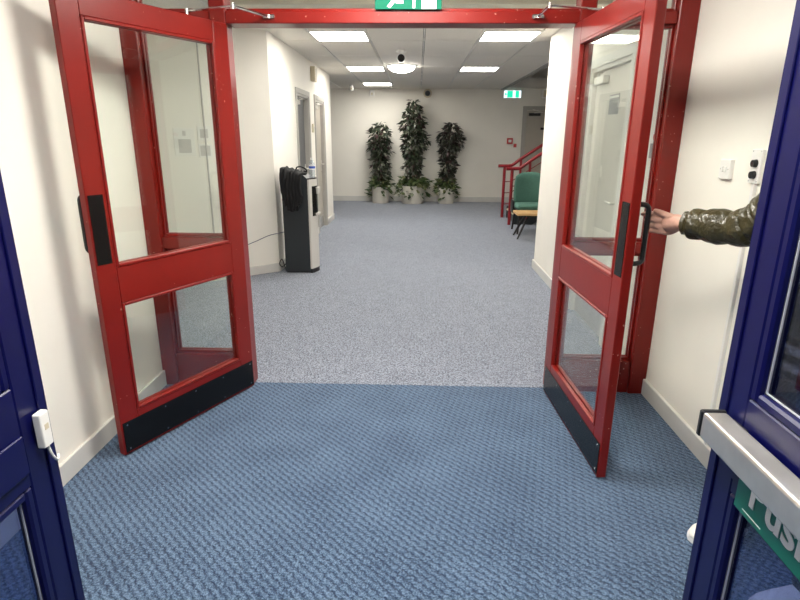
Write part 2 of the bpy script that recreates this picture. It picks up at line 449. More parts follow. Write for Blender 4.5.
MB().box(XL - .15, XR + .15, .05, 3.07, CZ, CZ + .10).build('ceiling_entrance', 'wall_paint', label='plain cream ceiling over the entrance lobby', cat='ceiling', kind=S)
MB().box(XL, XR, 4.50, 4.66, 2.428, CZ - .001, .004).build('trim_beam_hall', 'cream_paint', label='cream downstand beam across the hall ceiling behind the red screen', cat='beam', kind=S)
# stair void beyond the ceiling edge
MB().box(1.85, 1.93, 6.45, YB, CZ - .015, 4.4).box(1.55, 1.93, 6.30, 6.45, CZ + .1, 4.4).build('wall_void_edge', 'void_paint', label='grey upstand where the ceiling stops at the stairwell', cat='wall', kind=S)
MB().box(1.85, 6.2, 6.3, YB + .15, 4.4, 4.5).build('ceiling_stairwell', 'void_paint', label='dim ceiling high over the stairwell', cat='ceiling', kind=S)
MB().box(1.93, 6.05, YB - .22, YB, 2.53, 2.74, .005).build('trim_beam', 'ceiling_tile', label='pale boxed beam along the end wall over the stairwell', cat='beam', kind=S)
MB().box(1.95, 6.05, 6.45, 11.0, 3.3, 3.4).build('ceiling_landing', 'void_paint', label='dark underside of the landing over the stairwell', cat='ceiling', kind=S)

# ------------------------------------------------------------------ ceiling lights
def panel(x, y, label, material='panel_hall', z=CZ):
    t = empty('ceiling_light', (x, y, z), label=label, cat='ceiling light', group='square panel lights in the ceiling')
    m = MB(); a, b = .296, .278
    m.box(-a, a, -a, -b, -.004, .03); m.box(-a, a, b, a, -.004, .03); m.box(-a, -b, -b, b, -.004, .03); m.box(b, a, -b, b, -.004, .03)
    m.build('frame', 'white_plastic', t)
    MB().box(-b, b, -b, b, .0, .02).build('diffuser', material, t)
for (x, y), lab in zip(LIGHTS, ('added out-of-view square panel light between the red screen and the cream beam', 'square ceiling panel light seen over the red head, on the cooler side', 'square ceiling panel light seen over the red head, on the side-door side',
        'square ceiling panel light left of the dark camera, largest in its row', 'square ceiling panel light at right, next to the cream wall corner',
        'square ceiling panel light level with the round dome light, on its left', 'square ceiling panel light beyond the large right-hand panel',
        'smallest square ceiling panel light, close to the end wall')):
    panel(x, y, lab, 'panel_hall_dim' if y < 6 else 'panel_hall')
panel(-.10, 2.45, 'square ceiling panel light over the lobby between the red doors', 'panel_vestibule', CZ - .022)
panel(-.10, .80, 'added out-of-view square panel light over the lobby by the blue doors', 'panel_vestibule', CZ - .022)  # second lobby panel, added out of view for more light on the walls
panel(3.9, 8.6, 'added out-of-view square panel light under the landing beside the stairs', 'panel_hall', 3.30)  # unseen lamp added to brighten the right part of the end wall
t = empty('dome_light', (-.265, 9.0, CZ), label='round glowing dome light on the ceiling behind the black camera', cat='ceiling light')
MB().lathe([(.225, 0), (.225, -.012), (.21, -.014)], seg=32).build('base_ring', 'white_plastic', t, smooth='auto')
MB().lathe([(.205, -.012), (.19, -.045), (.15, -.075), (.08, -.095), (0, -.1)], seg=32).build('diffuser', 'dome_light', t, smooth=True)
t = empty('ceiling_camera', (-.225, 7.42, CZ), label='white ceiling camera with black lens near the dome light', cat='camera')
MB().lathe([(.065, 0), (.065, -.02), (.05, -.03), (0, -.03)]).build('base', 'white_plastic', t, smooth='auto')
MB().cyl((0, .02, -.02), (0, .02, -.055), .02).build('bracket', 'white_plastic', t, smooth='auto')
m = MB(); m.cyl((0, .06, -.085), (0, -.045, -.095), .052, seg=24); m.build('housing', 'white_plastic', t, smooth='auto')
m = MB(); m.cyl((0, -.045, -.095), (0, -.058, -.096), .045, .035, seg=24); m.build('lens', 'black_plate', t, smooth='auto')

# ------------------------------------------------------------------ red glazed screen (frame) around the double doors
fr = empty('door_frame', (0, 0, 0), label='red painted timber screen with side lights and top glazing around the open doors', cat='door frame', kind=S)
FY0, FY1 = 3.10, 3.21
def fbox(name, *b, bev=.004): return MB().box(*b, bev).build(name, 'red_paint', fr)
ML0, ML1, MR0, MR1 = -1.087, -1.005, .812, .890
TZ = 2.50
fbox('wall_post', XL, -1.475, FY0 - .01, FY1, 0, TZ); fbox('wall_post', 1.302, XR, FY0 - .01, FY1, 0, TZ)
fbox('mullion', ML0, ML1, FY0 - .0, FY1, 0, TZ); fbox('mullion', MR0, MR1, FY0, FY1, 0, TZ)
fbox('door_head', ML1, MR0, FY0, FY1 + .03, 2.052, 2.112)
fbox('top_rail', ML1, MR0, FY0, FY1, 2.44, TZ)
for a, b in ((-1.475, ML0), (MR1, 1.302)):
    fbox('side_rail', a, b, FY0 + .005, FY1 - .005, 2.052, 2.112); fbox('side_rail', a, b, FY0 + .005, FY1 - .005, 2.44, TZ)
    fbox('side_rail', a, b, FY0 + .005, FY1 - .005, .862, .930); fbox('side_rail', a, b, FY0 + .005, FY1 - .005, .0, .205)
    for z0, z1 in ((.205, .862), (.930, 2.052), (2.112, 2.44)):
        MB().box(a - .004, b + .004, 3.152, 3.158, z0 - .004, z1 + .004).build('pane', 'clear_glass', fr)
        m = MB()
        for yy in (3.132, 3.160):
            m.box(a, a + .012, yy, yy + .018, z0, z1, .003); m.box(b - .012, b, yy, yy + .018, z0, z1, .003)
            m.box(a + .012, b - .012, yy, yy + .018, z0, z0 + .016, .003); m.box(a + .012, b - .012, yy, yy + .018, z1 - .016, z1, .003)
        m.build('glazing_bead', 'red_paint', fr)
MB().box(ML1 - .004, MR0 + .004, 3.152, 3.158, 2.108, 2.444).build('pane', 'clear_glass', fr)
m = MB()
for yy in (3.132, 3.160): m.box(ML1, MR0, yy, yy + .018, 2.112, 2.128, .003); m.box(ML1, MR0, yy, yy + .018, 2.424, 2.44, .003)
m.build('glazing_bead', 'red_paint', fr)

# ------------------------------------------------------------------ red glazed doors
DW, DH, TH = .90, 2.042, .040
def red_door(name, hinge, toward, s, label, arm, hu=.84):
    d = Vector((toward[0] - hinge[0], toward[1] - hinge[1], 0)).normalized()
    t = empty(name, (hinge[0], hinge[1], .008), math.atan2(d.y, d.x), label, 'door', kind=S)
    def yb(a, b): return (s * a, s * b)      # offsets: 0 = seen face, negative = into the leaf
    def bx(nm, u0, u1, a, b, z0, z1, matl='red_paint', bev=.003, par=t):
        y0, y1 = yb(a, b); return MB().box(u0, u1, y0, y1, z0, z1, bev).build(nm, matl, par)
    US, UF = .098, .805     # glass edges: hinge side, free side
    bx('stile', 0, US, -TH, 0, 0, DH); bx('stile', UF, DW, -TH, 0, 0, DH)
    bx('top_rail', US, UF, -TH, 0, 1.945, DH); bx('lock_rail', US, UF, -TH, 0, .745, .915); bx('bottom_rail', US, UF, -TH, 0, 0, .205)
    for z0, z1 in ((.205, .745), (.915, 1.945)):
        y0, y1 = yb(-.025, -.019)
        MB().box(US - .003, UF + .003, y0, y1, z0 - .003, z1 + .003).build('pane', 'clear_glass', t)
        m = MB()
        for a, b in ((-.019, .004), (-.048, -.025)):
            ya, y2 = yb(a, b); w = .014
            m.box(US, US + w, ya, y2, z0, z1, .003); m.box(UF - w, UF, ya, y2, z0, z1, .003)
            m.box(US + w, UF - w, ya, y2, z0, z0 + w, .003); m.box(US + w, UF - w, ya, y2, z1 - w, z1, .003)
        m.build('glazing_bead', 'red_paint', t)
    kp = bx('kick_plate', .006, .893, .0005, .0035, .012, .168, 'black_plate', .001)
    sy = s * .0045
    sm = None
    for u in (.03, .25, .45, .65, .87):
        for z in (.028, .152):
            if sm is None: sm = MB().cyl((0, 0, 0), (0, s * .0015, 0), .0045, seg=8).build('screw', 'chrome', kp); o = sm
            else: o = dup(sm, kp)
            o.location = (u, s * .0035, z)
    bx('push_plate', .822, .892, .0005, .003, .940, 1.243, 'black_plate', .001)
    bx('pull_plate', hu - .035, min(hu + .035, .897), -TH - .003, -TH - .0005, .965, 1.250, 'black_plate', .001)
    # D pull handle on the lobby face
    o1 = -TH - .003; pr = .058
    pts = [(hu, s * o1, 1.232), (hu, s * (o1 - pr * .6), 1.232), (hu, s * (o1 - pr * .93), 1.222), (hu, s * (o1 - pr), 1.195), (hu, s * (o1 - pr), 1.11),
           (hu, s * (o1 - pr), 1.025), (hu, s * (o1 - pr * .93), .998), (hu, s * (o1 - pr * .6), .988), (hu, s * o1, .988)]
    MB().tube(smoothpath(pts, 5), .0105, 12).build('pull_handle', 'black_plastic', t, smooth=True)
    # overhead closer: body on the lobby face, folding arm over the top
    cl = bx('door_closer', .10, .34, -TH - .045, -TH - .001, 1.965, 2.025, 'brushed_steel', .006)
    inv = Matrix.Translation((hinge[0], hinge[1], .008)) @ Matrix.Rotation(math.atan2(d.y, d.x), 4, 'Z'); inv = inv.inverted()
    e0, e1, e2 = (inv @ Vector(p) for p in arm)
    m = MB(); m.cyl(e0 + Vector((0, 0, -.008)), e0 + Vector((0, 0, .008)), .012); m.tube([e0, e1], .0065, 8); m.cyl(e1 + Vector((0, 0, -.012)), e1 + Vector((0, 0, .012)), .009)
    m.tube([e1, e2], .0055, 8); m.cyl(e2 + Vector((0, 0, -.06)), e2 + Vector((0, 0, .01)), .009)
    m.build('closer_arm', 'chrome', cl, smooth='auto')
    return t
red_door('door_1', (-.996, 3.096), (-1.394, 2.286), 1, 'open red glazed door with black push plate, nearer the water cooler',
         ((-.775, 3.093, 2.082), (-.905, 2.93, 2.098), (-1.155, 2.985, 2.088)), hu=.862)
red_door('door_2', (.791, 3.098), (.838, 2.235), -1, 'open red glazed door held by a hand on its black pull handle',
         ((.598, 3.093, 2.082), (.615, 2.92, 2.098), (.88, 2.96, 2.088)))
# bracket shoes on the head for the closer arms
for x, lab in ((-.775, 'small steel closer bracket on the red head above the cooler side'), (.598, 'small steel closer bracket on the red head above the held door')):
    MB().box(x - .03, x + .03, 3.083, 3.0995, 2.072, 2.092, .003).build('closer_bracket', 'chrome', fr)

# ------------------------------------------------------------------ blue outer doors
def blue_door(name, xface, s, label, y0=.21, y1=1.10, zr=(.785, 1.0)):
    """s = +1: seen face looks to -x (door at the right); leaf reaches to +x"""
    t = empty(name, (xface, y0, .008), 0, label, 'door', kind=S)
    Wd = y1 - y0; H = 2.10; T = .05
    def bx(nm, a, b, u0, u1, z0, z1, matl='blue_powder_coat', bev=.003, par=t):
        return MB().box(s * a, s * b, u0, u1, z0, z1, bev).build(nm, matl, par)
    st = .088
    bx('stile', 0, T, 0, st, 0, H); bx('stile', 0, T, Wd - st, Wd, 0, H)
    bx('edge_strip', -.004, .0, Wd - .030, Wd - .002, .02, H - .02)
    bx('top_rail', 0, T, st, Wd - st, H - .10, H); bx('bottom_rail', 0, T, st, Wd - st, 0, .16)
    bx('mid_rail', 0, T, st, Wd - st, zr[0], zr[1])
    bx('rail_cover', -.006, 0, st + .02, Wd - st - .004, zr[0] + .035, zr[0] + .125, bev=.002)
    for z0, z1 in ((.16, zr[0]), (zr[1], H - .10)):
        MB().box(s * .020, s * .030, st - .003, Wd - st + .003, z0 - .003, z1 + .003).build('pane', 'blue_door_glass', t)
        m = MB(); w = .022
        m.box(s * .0, s * .019, st, st + w, z0, z1, .005); m.box(s * .0, s * .019, Wd - st - w, Wd - st, z0, z1, .005)
        m.box(s * .0, s * .019, st + w, Wd - st - w, z0, z0 + w, .005); m.box(s * .0, s * .019, st + w, Wd - st - w, z1 - w, z1, .005)
        m.build('glazing_bead', 'blue_powder_coat', t)
        m = MB(); g = .0022
        for a in (st + w, Wd - st - w - g): m.box(s * .016, s * .0195, a, a + g, z0 + w, z1 - w)
        for a in (z0 + w, z1 - w - g): m.box(s * .016, s * .0195, st + w, Wd - st - w, a, a + g)
        m.build('glazing_seal', 'seal_grey', t)
    return t, Wd
bdl, _ = blue_door('door_3', -.835, -1, 'open blue metal door with small white sensor on it', zr=(.752, .985))
bdr, Wd = blue_door('door_4', .665, 1, 'open blue metal door with steel push bar and green Push sign', zr=(.78, .995))
# panic bar on the right-hand leaf
pb = MB().box(-.060, -.010, .06, Wd - .045, .884, .942, .006, 2).build('push_bar', 'brushed_steel', bdr, label='brushed steel push bar')
MB().box(-.061, -.008, Wd - .045, Wd - .033, .883, .943, .003).build('end_cap', 'black_plastic', pb)
MB().box(-.061, -.008, .048, .06, .883, .943, .003).build('end_cap', 'black_plastic', pb)
MB().box(-.012, 0, Wd - .11, Wd - .06, .89, .935, .002).build('bar_bracket', 'black_plastic', pb)
MB().box(-.012, 0, .07, .12, .89, .935, .002).build('bar_bracket', 'black_plastic', pb)
sg = MB().box(-.0085, -.0062, .15, Wd - .122, .774, .882).build('push_sign', 'sign_teal', bdr, label='green sign reading Push')
# text runs from the far edge towards the hinge: local x -> -y, local y -> z
tm = Matrix(((0, 0, -1, -.0092), (-1, 0, 0, Wd - .162), (0, 1, 0, .806), (0, 0, 0, 1)))
text_mesh('Push', .098, 'sign_white', sg, tm, offset=.0022)
MB().box(-.0094, -.0085, Wd - .21, Wd - .150, .7835, .7855).build('print_line', 'sign_white', sg)
# white contact sensor on the left-hand leaf, with its short lead
t = empty('door_sensor', (-.829, 1.062, .83), label='small white contact sensor fixed to the blue door on the left', cat='sensor')
MB().box(.001, .019, -.022, .008, .004, .086, .003, 2).build('housing', 'white_plastic', t)
MB().box(.019, .0198, -.012, .000, .045, .058).build('indicator', 'cream_plastic', t)
MB().tube(smoothpath([(.012, -.004, .002), (.013, 0, -.02), (.012, .012, -.042), (.006, .028, -.052), (-.004, .042, -.050)], 6), .003, 8).build('lead', 'white_plastic', t, smooth=True)

# ------------------------------------------------------------------ doors in the hall walls
def wall_door(name, y0, y1, x, s, label, leaf, frame, recess, closer=True, notice=False, handle_far=True, bar=False):
    """s=+1: wall faces +x (left wall); s=-1: wall faces -x (right wall)"""
    t = empty(name, (x, y0, 0), 0, label, 'door', kind=S)
    W = y1 - y0; a = .065
    m = MB()
    m.box(s * -.02, s * .016, -a, 0, 0, DTOP + a, .003); m.box(s * -.02, s * .016, W, W + a, 0, DTOP + a, .003); m.box(s * -.02, s * .016, 0, W, DTOP, DTOP + a, .003)
    m.build('architrave', frame, t)
    m = MB()
    m.box(s * -.149, s * .004, 0, .03, 0, DTOP, .002); m.box(s * -.149, s * .004, W - .03, W, 0, DTOP, .002); m.box(s * -.149, s * .004, .03, W - .03, DTOP - .03, DTOP, .002)
    m.build('lining', frame, t)
    MB().box(s * (-recess - .044), s * -recess, .033, W - .033, .008, DTOP - .033, .002).build('leaf', leaf, t)
    hy = W - .09 if handle_far else .09
    hd = MB(); hd.box(s * (-recess + .0005), s * (-recess + .006), hy - .02, hy + .02, .93, 1.10, .002)
    hd.cyl((s * (-recess + .005), hy, 1.04), (s * (-recess + .05), hy, 1.04), .009)
    dy = -.11 if handle_far else .11
    hd.cyl((s * (-recess + .045), hy, 1.04), (s * (-recess + .045), hy + dy, 1.04), .009)
    hd.build('door_handle', 'brushed_steel' if not bar else 'black_plastic', t, smooth='auto')
    if closer:
        c = W - .33 if not handle_far else .08
        MB().box(s * (-recess + .0005), s * (-recess + .05), c, c + .22, DTOP - .13, DTOP - .075, .004).build('door_closer', 'brushed_steel', t)
        q = c + .05 if not handle_far else c + .17
        MB().tube([(s * (-recess + .045), c + .11, DTOP - .07), (s * (-recess + .11), q + (.1 if handle_far else -.1), DTOP - .065), (s * -.005, c + .11, DTOP - .045)], .008, 8).build('closer_arm', 'brushed_steel', t)
    MB().box(s * (-recess + .0005), s * (-recess + .003), .06, W - .06, .02, .20).build('kick_plate', 'brushed_steel', t)
    if notice:
        n = MB().box(s * (-recess + .0005), s * (-recess + .003), W * .31, W * .55, 1.66, 1.80).build('door_notice', 'sign_grey', t)
        MB().box(s * (-recess + .003), s * (-recess + .004), W * .32, W * .54, 1.775, 1.79).build('notice_heading', 'paper', n)
    return t
wall_door('door_5', D1[0], D1[1], XL, 1, 'dark grey door in a pale frame just past the water cooler', 'grey_door', 'grey_frame', .06)
wall_door('door_6', D2[0], D2[1], XL, 1, 'beige door in a pale frame, farther along the cooler wall', 'beige_door', 'grey_frame', .05)
wall_door('door_7', D3[0], D3[1], XR, -1, 'white side door with notice seen through the held red door', 'white_door', 'white_frame', .03, notice=True, handle_far=False)
# door in the end wall (faces the entrance)
t = empty('door_8', (2.46, YB, 0), 0, 'beige door in a grey frame in the end wall beside the stairs', 'door', kind=S)
MB().box(-.09, 0, -.03, 0, 0, 2.16, .003).box(.86, .95, -.03, 0, 0, 2.16, .003).box(0, .86, -.03, 0, 2.07, 2.16, .003).build('architrave', 'grey_frame', t)
MB().box(.005, .855, -.02, 0, .006, 2.065).build('leaf', 'beige_door', t)
MB().box(.04, .30, -.07, -.021, 1.95, 2.01, .004).build('door_closer', 'black_plastic', t)
MB().tube([(.15, -.06, 2.015), (.34, -.13, 2.02), (.12, -.035, 2.09)], .009, 8).build('closer_arm', 'brushed_steel', t)
MB().box(.33, .50, -.024, -.0205, 1.65, 1.70).build('door_sign', 'black_plastic', t)
m = MB(); m.cyl((.78, -.02, 1.02), (.78, -.07, 1.02), .01); m.cyl((.78, -.065, 1.02), (.66, -.065, 1.02), .01); m.build('door_handle', 'brushed_steel', t)

# ------------------------------------------------------------------ signs and fittings
def exit_shapes(par, x0, z0, h, y, white, arrow='up', th=.0006):
    """running figure, arrow and doorway in white; x0,z0 lower left, h panel height"""
    u = h
    def poly(name, pts): return MB().prism([(x0 + a * u, z0 + b * u) for a, b in pts], 0, th, xzy(y)).build(name, white, par)
    m = MB()
    def pr(pts): m.prism([(x0 + a * u, z0 + b * u) for a, b in pts], 0, th, xzy(y))
    pr([(.52 + .075 * math.cos(k * math.pi / 6), .86 + .075 * math.sin(k * math.pi / 6)) for k in range(12)])
    pr([(.40, .74), (.54, .76), (.66, .44), (.52, .40)])
    pr([(.40, .74), (.36, .66), (.24, .46), (.31, .43), (.44, .62)]); pr([(.54, .74), (.60, .62), (.76, .54), (.79, .61), (.66, .68), (.58, .77)])
    pr([(.52, .42), (.66, .46), (.72, .28), (.90, .26), (.90, .17), (.64, .17)]); pr([(.52, .42), (.62, .40), (.56, .18), (.40, .02), (.30, .08), (.44, .24)])
    m.build('running_figure', white, par)
    if arrow == 'up': poly('arrow', [(1.24, .02), (1.33, .02), (1.33, .50), (1.44, .50), (1.285, .78), (1.13, .50), (1.24, .50)])
    else: poly('arrow', [(1.55, .46), (1.55, .54), (1.30, .54), (1.30, .66), (1.10, .50), (1.30, .34), (1.30, .46)])
    return poly
t = empty('exit_sign', (0, 0, 0), label='green exit sign with running figure and upward arrow on the red screen', cat='sign')
SW, SH = .338, .150
MB().box(-.2285, -.2285 + SW, 3.084, 3.0995, 2.1135, 2.1135 + SH, .002).build('sign_panel', 'sign_green', t)
poly = exit_shapes(t, -.2285 + .02, 2.1165, SH * .92, 3.0838, 'sign_white')
MB().box(.008, .082, 3.0832, 3.0838, 2.1155, 2.2585).build('doorway_symbol', 'sign_white', t)
t = empty('exit_light', (0, 0, 0), label='small illuminated green exit sign on the end wall', cat='sign')
MB().box(1.90, 2.31, YB - .05, YB - .001, 2.315, 2.505, .006).build('housing', 'white_plastic', t)
MB().box(1.915, 2.295, YB - .053, YB - .0505, 2.335, 2.485).build('lit_panel', 'exit_white_light', t)
m = MB(); m.box(1.985, 2.11, YB - .055, YB - .0535, 2.34, 2.48); m.box(2.17, 2.25, YB - .055, YB - .0535, 2.34, 2.48); m.build('green_blocks', 'exit_green_light', t)
MB().prism([(1.925, 2.41), (1.962, 2.45), (1.962, 2.42), (1.98, 2.42), (1.98, 2.40), (1.962, 2.40), (1.962, 2.37)], 0, .001, xzy(YB - .0535)).build('arrow', 'exit_green_light', t)

# switches on the right wall
t = empty('wall_switch', (XR, 2.583, 1.365), label='white double switch plate on the wall above the outstretched arm', cat='switch')
MB().box(-.020, 0, -.043, .043, -.043, .043, .004, 2).build('plate', 'white_plastic', t)
MB().box(-.024, -.020, -.020, -.004, -.012, .012, .001).build('rocker', 'white_plastic', t); MB().box(-.024, -.020, .006, .022, -.012, .012, .001).build('rocker', 'white_plastic', t)
for y in (-.032, .032): MB().cyl((-.0205, y, 0), (-.0195, y, 0), .003, seg=8).build('screw', 'grey_frame', t)
t = empty('key_switch', (XR, 2.365, 1.388), label='white control plate with two black knobs beside the blue door', cat='switch')
MB().box(-.014, 0, -.036, .036, -.068, .068, .002).build('plate', 'white_plastic', t)
for z in (.012, -.034):
    k = MB().cyl((-.014, -.004, z), (-.030, -.004, z), .0165, .014).build('knob', 'black_plastic', t, smooth='auto')
    MB().box(-.0315, -.030, -.006, -.002, z - .008, z + .008).build('key_slot', 'chrome', k)
MB().box(-.015, -.014, -.028, .004, .040, .060).build('engraved_label', 'paper', t)
for y, z in ((.028, .06), (-.028, .06), (.028, -.06), (-.028, -.06)): MB().cyl((-.0145, y, z), (-.0138, y, z), .003, seg=8).build('screw', 'sign_grey', t)
MB().box(XR - .016, XR, 2.345, 2.365, .101, 1.319, .002).build('cable_trunking', 'white_plastic', label='narrow white cable trunking below the control plate with knobs', cat='trunking')
t = empty('light_switch', (XR, 4.98, 1.60), label='small white light switch beyond the side door with a notice', cat='switch')
MB().box(-.012, 0, -.043, .043, -.043, .043, .003).build('plate', 'white_plastic', t); MB().box(-.016, -.012, -.012, .012, -.02, .02, .001).build('rocker', 'white_plastic', t)
# notice just past the screen on the right wall
t = empty('wall_notice', (XR, 3.43, 1.45), label='white notice with red circle and grey block seen past the held door', cat='notice')
MB().box(-.003, 0, -.065, .065, -.09, .09).build('sheet', 'paper', t)
MB().box(-.0036, -.003, -.048, .048, -.07, .015).build('print_block', 'sign_grey', t)
MB().cyl((-.0036, 0, .052), (-.003, 0, .052), .02, seg=20).build('print_circle', 'print_red', t)
# papers and trunking on the angled wall
def diag_thing(name, s0, s1, z0, z1, label, cat, shapes, th=.004, group=None, base='paper'):
    t = empty(name, tuple(on_diag((s0 + s1) / 2, z0)), math.atan2(DIR.y, DIR.x) , label, cat, group)
    w = (s1 - s0) / 2
    # local x runs along the wall away from the hall, local y points into the wall side: DIR rotated +90
    sg = 1 if (Matrix.Rotation(math.atan2(DIR.y, DIR.x), 3, 'Z') @ Vector((0, 1, 0))).dot(NRM) > 0 else -1
    MB().box(-w, w, 0, sg * th, 0, z1 - z0, .001).build('sheet' if base == 'paper' else 'cover', base, t)
    for nm, a0, a1, b0, b1, mm in shapes: MB().box(-w + a0 * 2 * w, -w + a1 * 2 * w, sg * th, sg * (th + .001), b0 * (z1 - z0), b1 * (z1 - z0)).build(nm, mm, t)
    return t
diag_thing('wall_notice', .82, 1.02, 1.30, 1.56, 'white notice with grey block on the angled wall', 'notice', [('print_block', .2, .8, .1, .6, 'print_pale'), ('print_mark', .42, .58, .72, .9, 'print_pale')])
diag_thing('wall_notice', .66, .79, 1.44, 1.58, 'small framed paper above another on the angled wall', 'notice', [('print_block', .2, .8, .2, .8, 'print_pale')])
diag_thing('wall_notice', .66, .79, 1.28, 1.41, 'small grey paper, lower of the two on the angled wall', 'notice', [('print_block', .12, .88, .12, .88, 'print_pale')])
diag_thing('cable_trunking', .722 - .012, .722, .10, 2.52, 'thin vertical cable cover running up the angled wall', 'trunking', [], .012, base='grey_frame')
diag_thing('wall_box', .52, .62, .66, .98, 'white surface box low on the angled wall', 'electrical box', [('cover_line', .1, .9, .47, .49, 'skirting_paint')], .035, base='white_plastic')
# left hall wall: sounder and switch
t = empty('alarm_sounder', (XL, 8.55, 2.35), label='tall beige sounder box high between the two hall doors', cat='alarm')
MB().box(0, .07, -.09, .09, -.10, .10, .006).build('housing', 'cream_plastic', t)
m = MB()
for k in range(5): m.box(.07, .073, -.06, .06, -.07 + .03 * k, -.055 + .03 * k)
m.build('grille', 'grey_frame', t)
t = empty('door_release', (XL, 8.46, 1.60), label='small brass door release on the wall between the hall doors', cat='switch')
MB().box(0, .02, -.04, .04, -.06, .06, .003).build('plate', 'cream_plastic', t); MB().cyl((.02, 0, 0), (.03, 0, 0), .02).build('button', 'brushed_steel', t)
# end wall bits
t = empty('motion_detector', (-1.42, 12.3, CZ), label='small white detector hanging from the ceiling near the end wall', cat='sensor')
MB().lathe([(.04, 0), (.04, -.03), (.055, -.05), (.05, -.11), (0, -.13)]).build('housing', 'white_plastic', t, smooth='auto'); MB().box(-.02, .02, -.056, -.05, -.10, -.06).build('lens', 'cream_plastic', t)
t = empty('alarm_contact', (-1.06, YB, 2.43), label='small white box high on the end wall above the shorter plant', cat='sensor')
MB().box(-.055, .055, -.05, 0, -.07, .07, .006).build('housing', 'white_plastic', t); MB().box(-.02, .02, -.052, -.05, -.05, 0).build('lens', 'cream_plastic', t)
t = empty('alarm_bell', (.20, YB, 2.42), label='round dark-centred sounder high on the end wall by the tallest plant', cat='alarm')
MB().cyl((0, 0, 0), (0, -.05, 0), .095, seg=24).build('base', 'cream_plastic', t, smooth='auto'); MB().cyl((0, -.05, 0), (0, -.10, 0), .062, .05, seg=24).build('sounder', 'charcoal', t, smooth='auto')
t = empty('call_point', (2.11, YB, 1.40), label='red fire alarm call point on the end wall beside the door', cat='alarm')
MB().box(-.065, .065, -.05, 0, -.065, .065, .006).build('housing', 'call_red', t); MB().box(-.035, .035, -.053, -.05, -.03, .03).build('press_panel', 'sign_white', t)
t = empty('call_point_sign', (2.24, YB, 1.30), label='small red tag under the call point on the end wall', cat='sign')
MB().box(-.035, .035, -.004, 0, -.04, .04).build('plate', 'print_red', t)
t = empty('junction_box', (2.90, YB, 2.42), label='pale box high on the end wall above the beige door', cat='electrical box')
MB().box(-.14, .14, -.09, 0, -.10, .10, .006).build('housing', 'white_plastic', t); MB().box(-.11, .11, -.093, -.09, -.07, .07).build('lid', 'cream_plastic', t)

# ------------------------------------------------------------------ water cooler with bag and bottle
CX0, CX1, CY0, CY1 = -1.478, -1.118, 6.03, 6.34
t = empty('water_cooler', (CX0, CY0, 0), label='charcoal floor-standing water cooler with silver front against the wall', cat='water cooler')
W, Dp = CX1 - CX0, CY1 - CY0
m = MB()
m.prism([(.0, .02), (W - .075, .02), (W - .075, 1.045), (W - .12, 1.085), (.02, 1.115), (0, 1.10)], 0, Dp, Matrix(((1, 0, 0, 0), (0, 0, 1, 0), (0, 1, 0, 0), (0, 0, 0, 1))))
m.build('body', 'charcoal', t)
MB().box(.01, W - .06, .01, Dp - .01, 0, .03).build('plinth', 'black_plastic', t)
# bowed silver front, in two pieces around the dispensing recess
def bow(z0, z1, d0=0.0, ins=0.0):
    pts = []
    n = 8
    for k in range(n + 1):
        f = k / n; pts.append((W - .075 + .055 * math.sin(math.pi * f) * (1 - d0) + .018, ins + (Dp - 2 * ins) * f))
    return [(W - .076, ins)] + pts + [(W - .076, Dp - ins)]
MB().prism(bow(0, 0), .05, 1.04).build('front_panel', 'silver_plastic', t)
ins_poly = [(x + .0025, y) for x, y in bow(0, 0)[1:-1] if .035 < y < Dp - .035]
ins_poly = [(ins_poly[0][0] - .03, ins_poly[0][1])] + ins_poly + [(ins_poly[-1][0] - .03, ins_poly[-1][1])]
MB().prism(bow(0, 0), .0, .05).build('foot_panel', 'black_plastic', t)
MB().prism(ins_poly, .64, .965).build('dispenser_panel', 'black_plate', t)
MB().box(W - .02, W + .022, .09, Dp - .09, .645, .668, .004).build('drip_tray', 'silver_plastic', t)
for y in (.12, .19): MB().cyl((W + .012, y, .88), (W + .012, y, .95), .014, .02).build('tap', 'silver_plastic', t, smooth='auto')
MB().prism([(x, y) for x, y in bow(0, 0)], 1.0405, 1.052).build('top_lip', 'black_plastic', t)
MB().tube(smoothpath([(-.002, .06, .10), (-.05, .04, .06), (-.075, .03, .10), (-.045, .03, .15), (-.02, .05, .05), (-.01, .09, .03)], 6), .006, 8).build('mains_cord', 'black_plastic', t, smooth=True)
# blue data lead along the angled wall into the cooler
pts = [on_diag(.62, .385, .012), on_diag(.42, .345, .012), on_diag(.28, .375, .012), on_diag(.12, .425, .014), Vector((-1.545, 6.04, .45)), Vector((-1.482, 6.06, .46))]
MB().tube(smoothpath(pts, 6), .0035, 8).build('data_cable', 'cable_blue', label='thin blue cable along the angled wall to the cooler', cat='cable')
# black bag hanging over the cooler top
t = empty('shoulder_bag', (-1.36, 6.03, 1.10), label='black cloth bag slung over the top of the water cooler', cat='bag')
m = MB(); nu, nv = 22, 30; vs_ = []
for j in range(nv + 1):
    f = j / nv; row = []
    for i in range(nu + 1):
        g = i / nu - .5
        sl = f * .62
        if sl < .20: y, z = .22 - sl * 1.14, .018
        else:
            y, z = -.008 - min(.03, (sl - .20) * .5), .018 - (sl - .20)
        taper = 1.0 - .18 * f if f < .8 else (.856 - 1.6 * (f - .8) ** 1.5 * 2)
        wob = noise.noise(Vector((g * 6, f * 5, 1.7))) * .022 + .014 * math.sin(g * 21 + f * 4)
        z += (.02 * noise.noise(Vector((g * 4, f * 3, 5))) if f > .95 else 0) + (.10 * (abs(g) * 2) ** 2.5 if f > .7 else 0) * (f - .7) / .3 - .06 * g * (1 if sl < .22 else .4)
        row.append(m.bm.verts.new((g * .255 * taper + .006 * math.sin(f * 9) - .0, y - (abs(wob) + .012 if sl > .2 else .0), z + (abs(wob) * 1.2 + .008 if sl <= .25 else 0))))
    vs_.append(row)
for j in range(nv):
    for i in range(nu): m.bm.faces.new((vs_[j][i], vs_[j][i + 1], vs_[j + 1][i + 1], vs_[j + 1][i]))
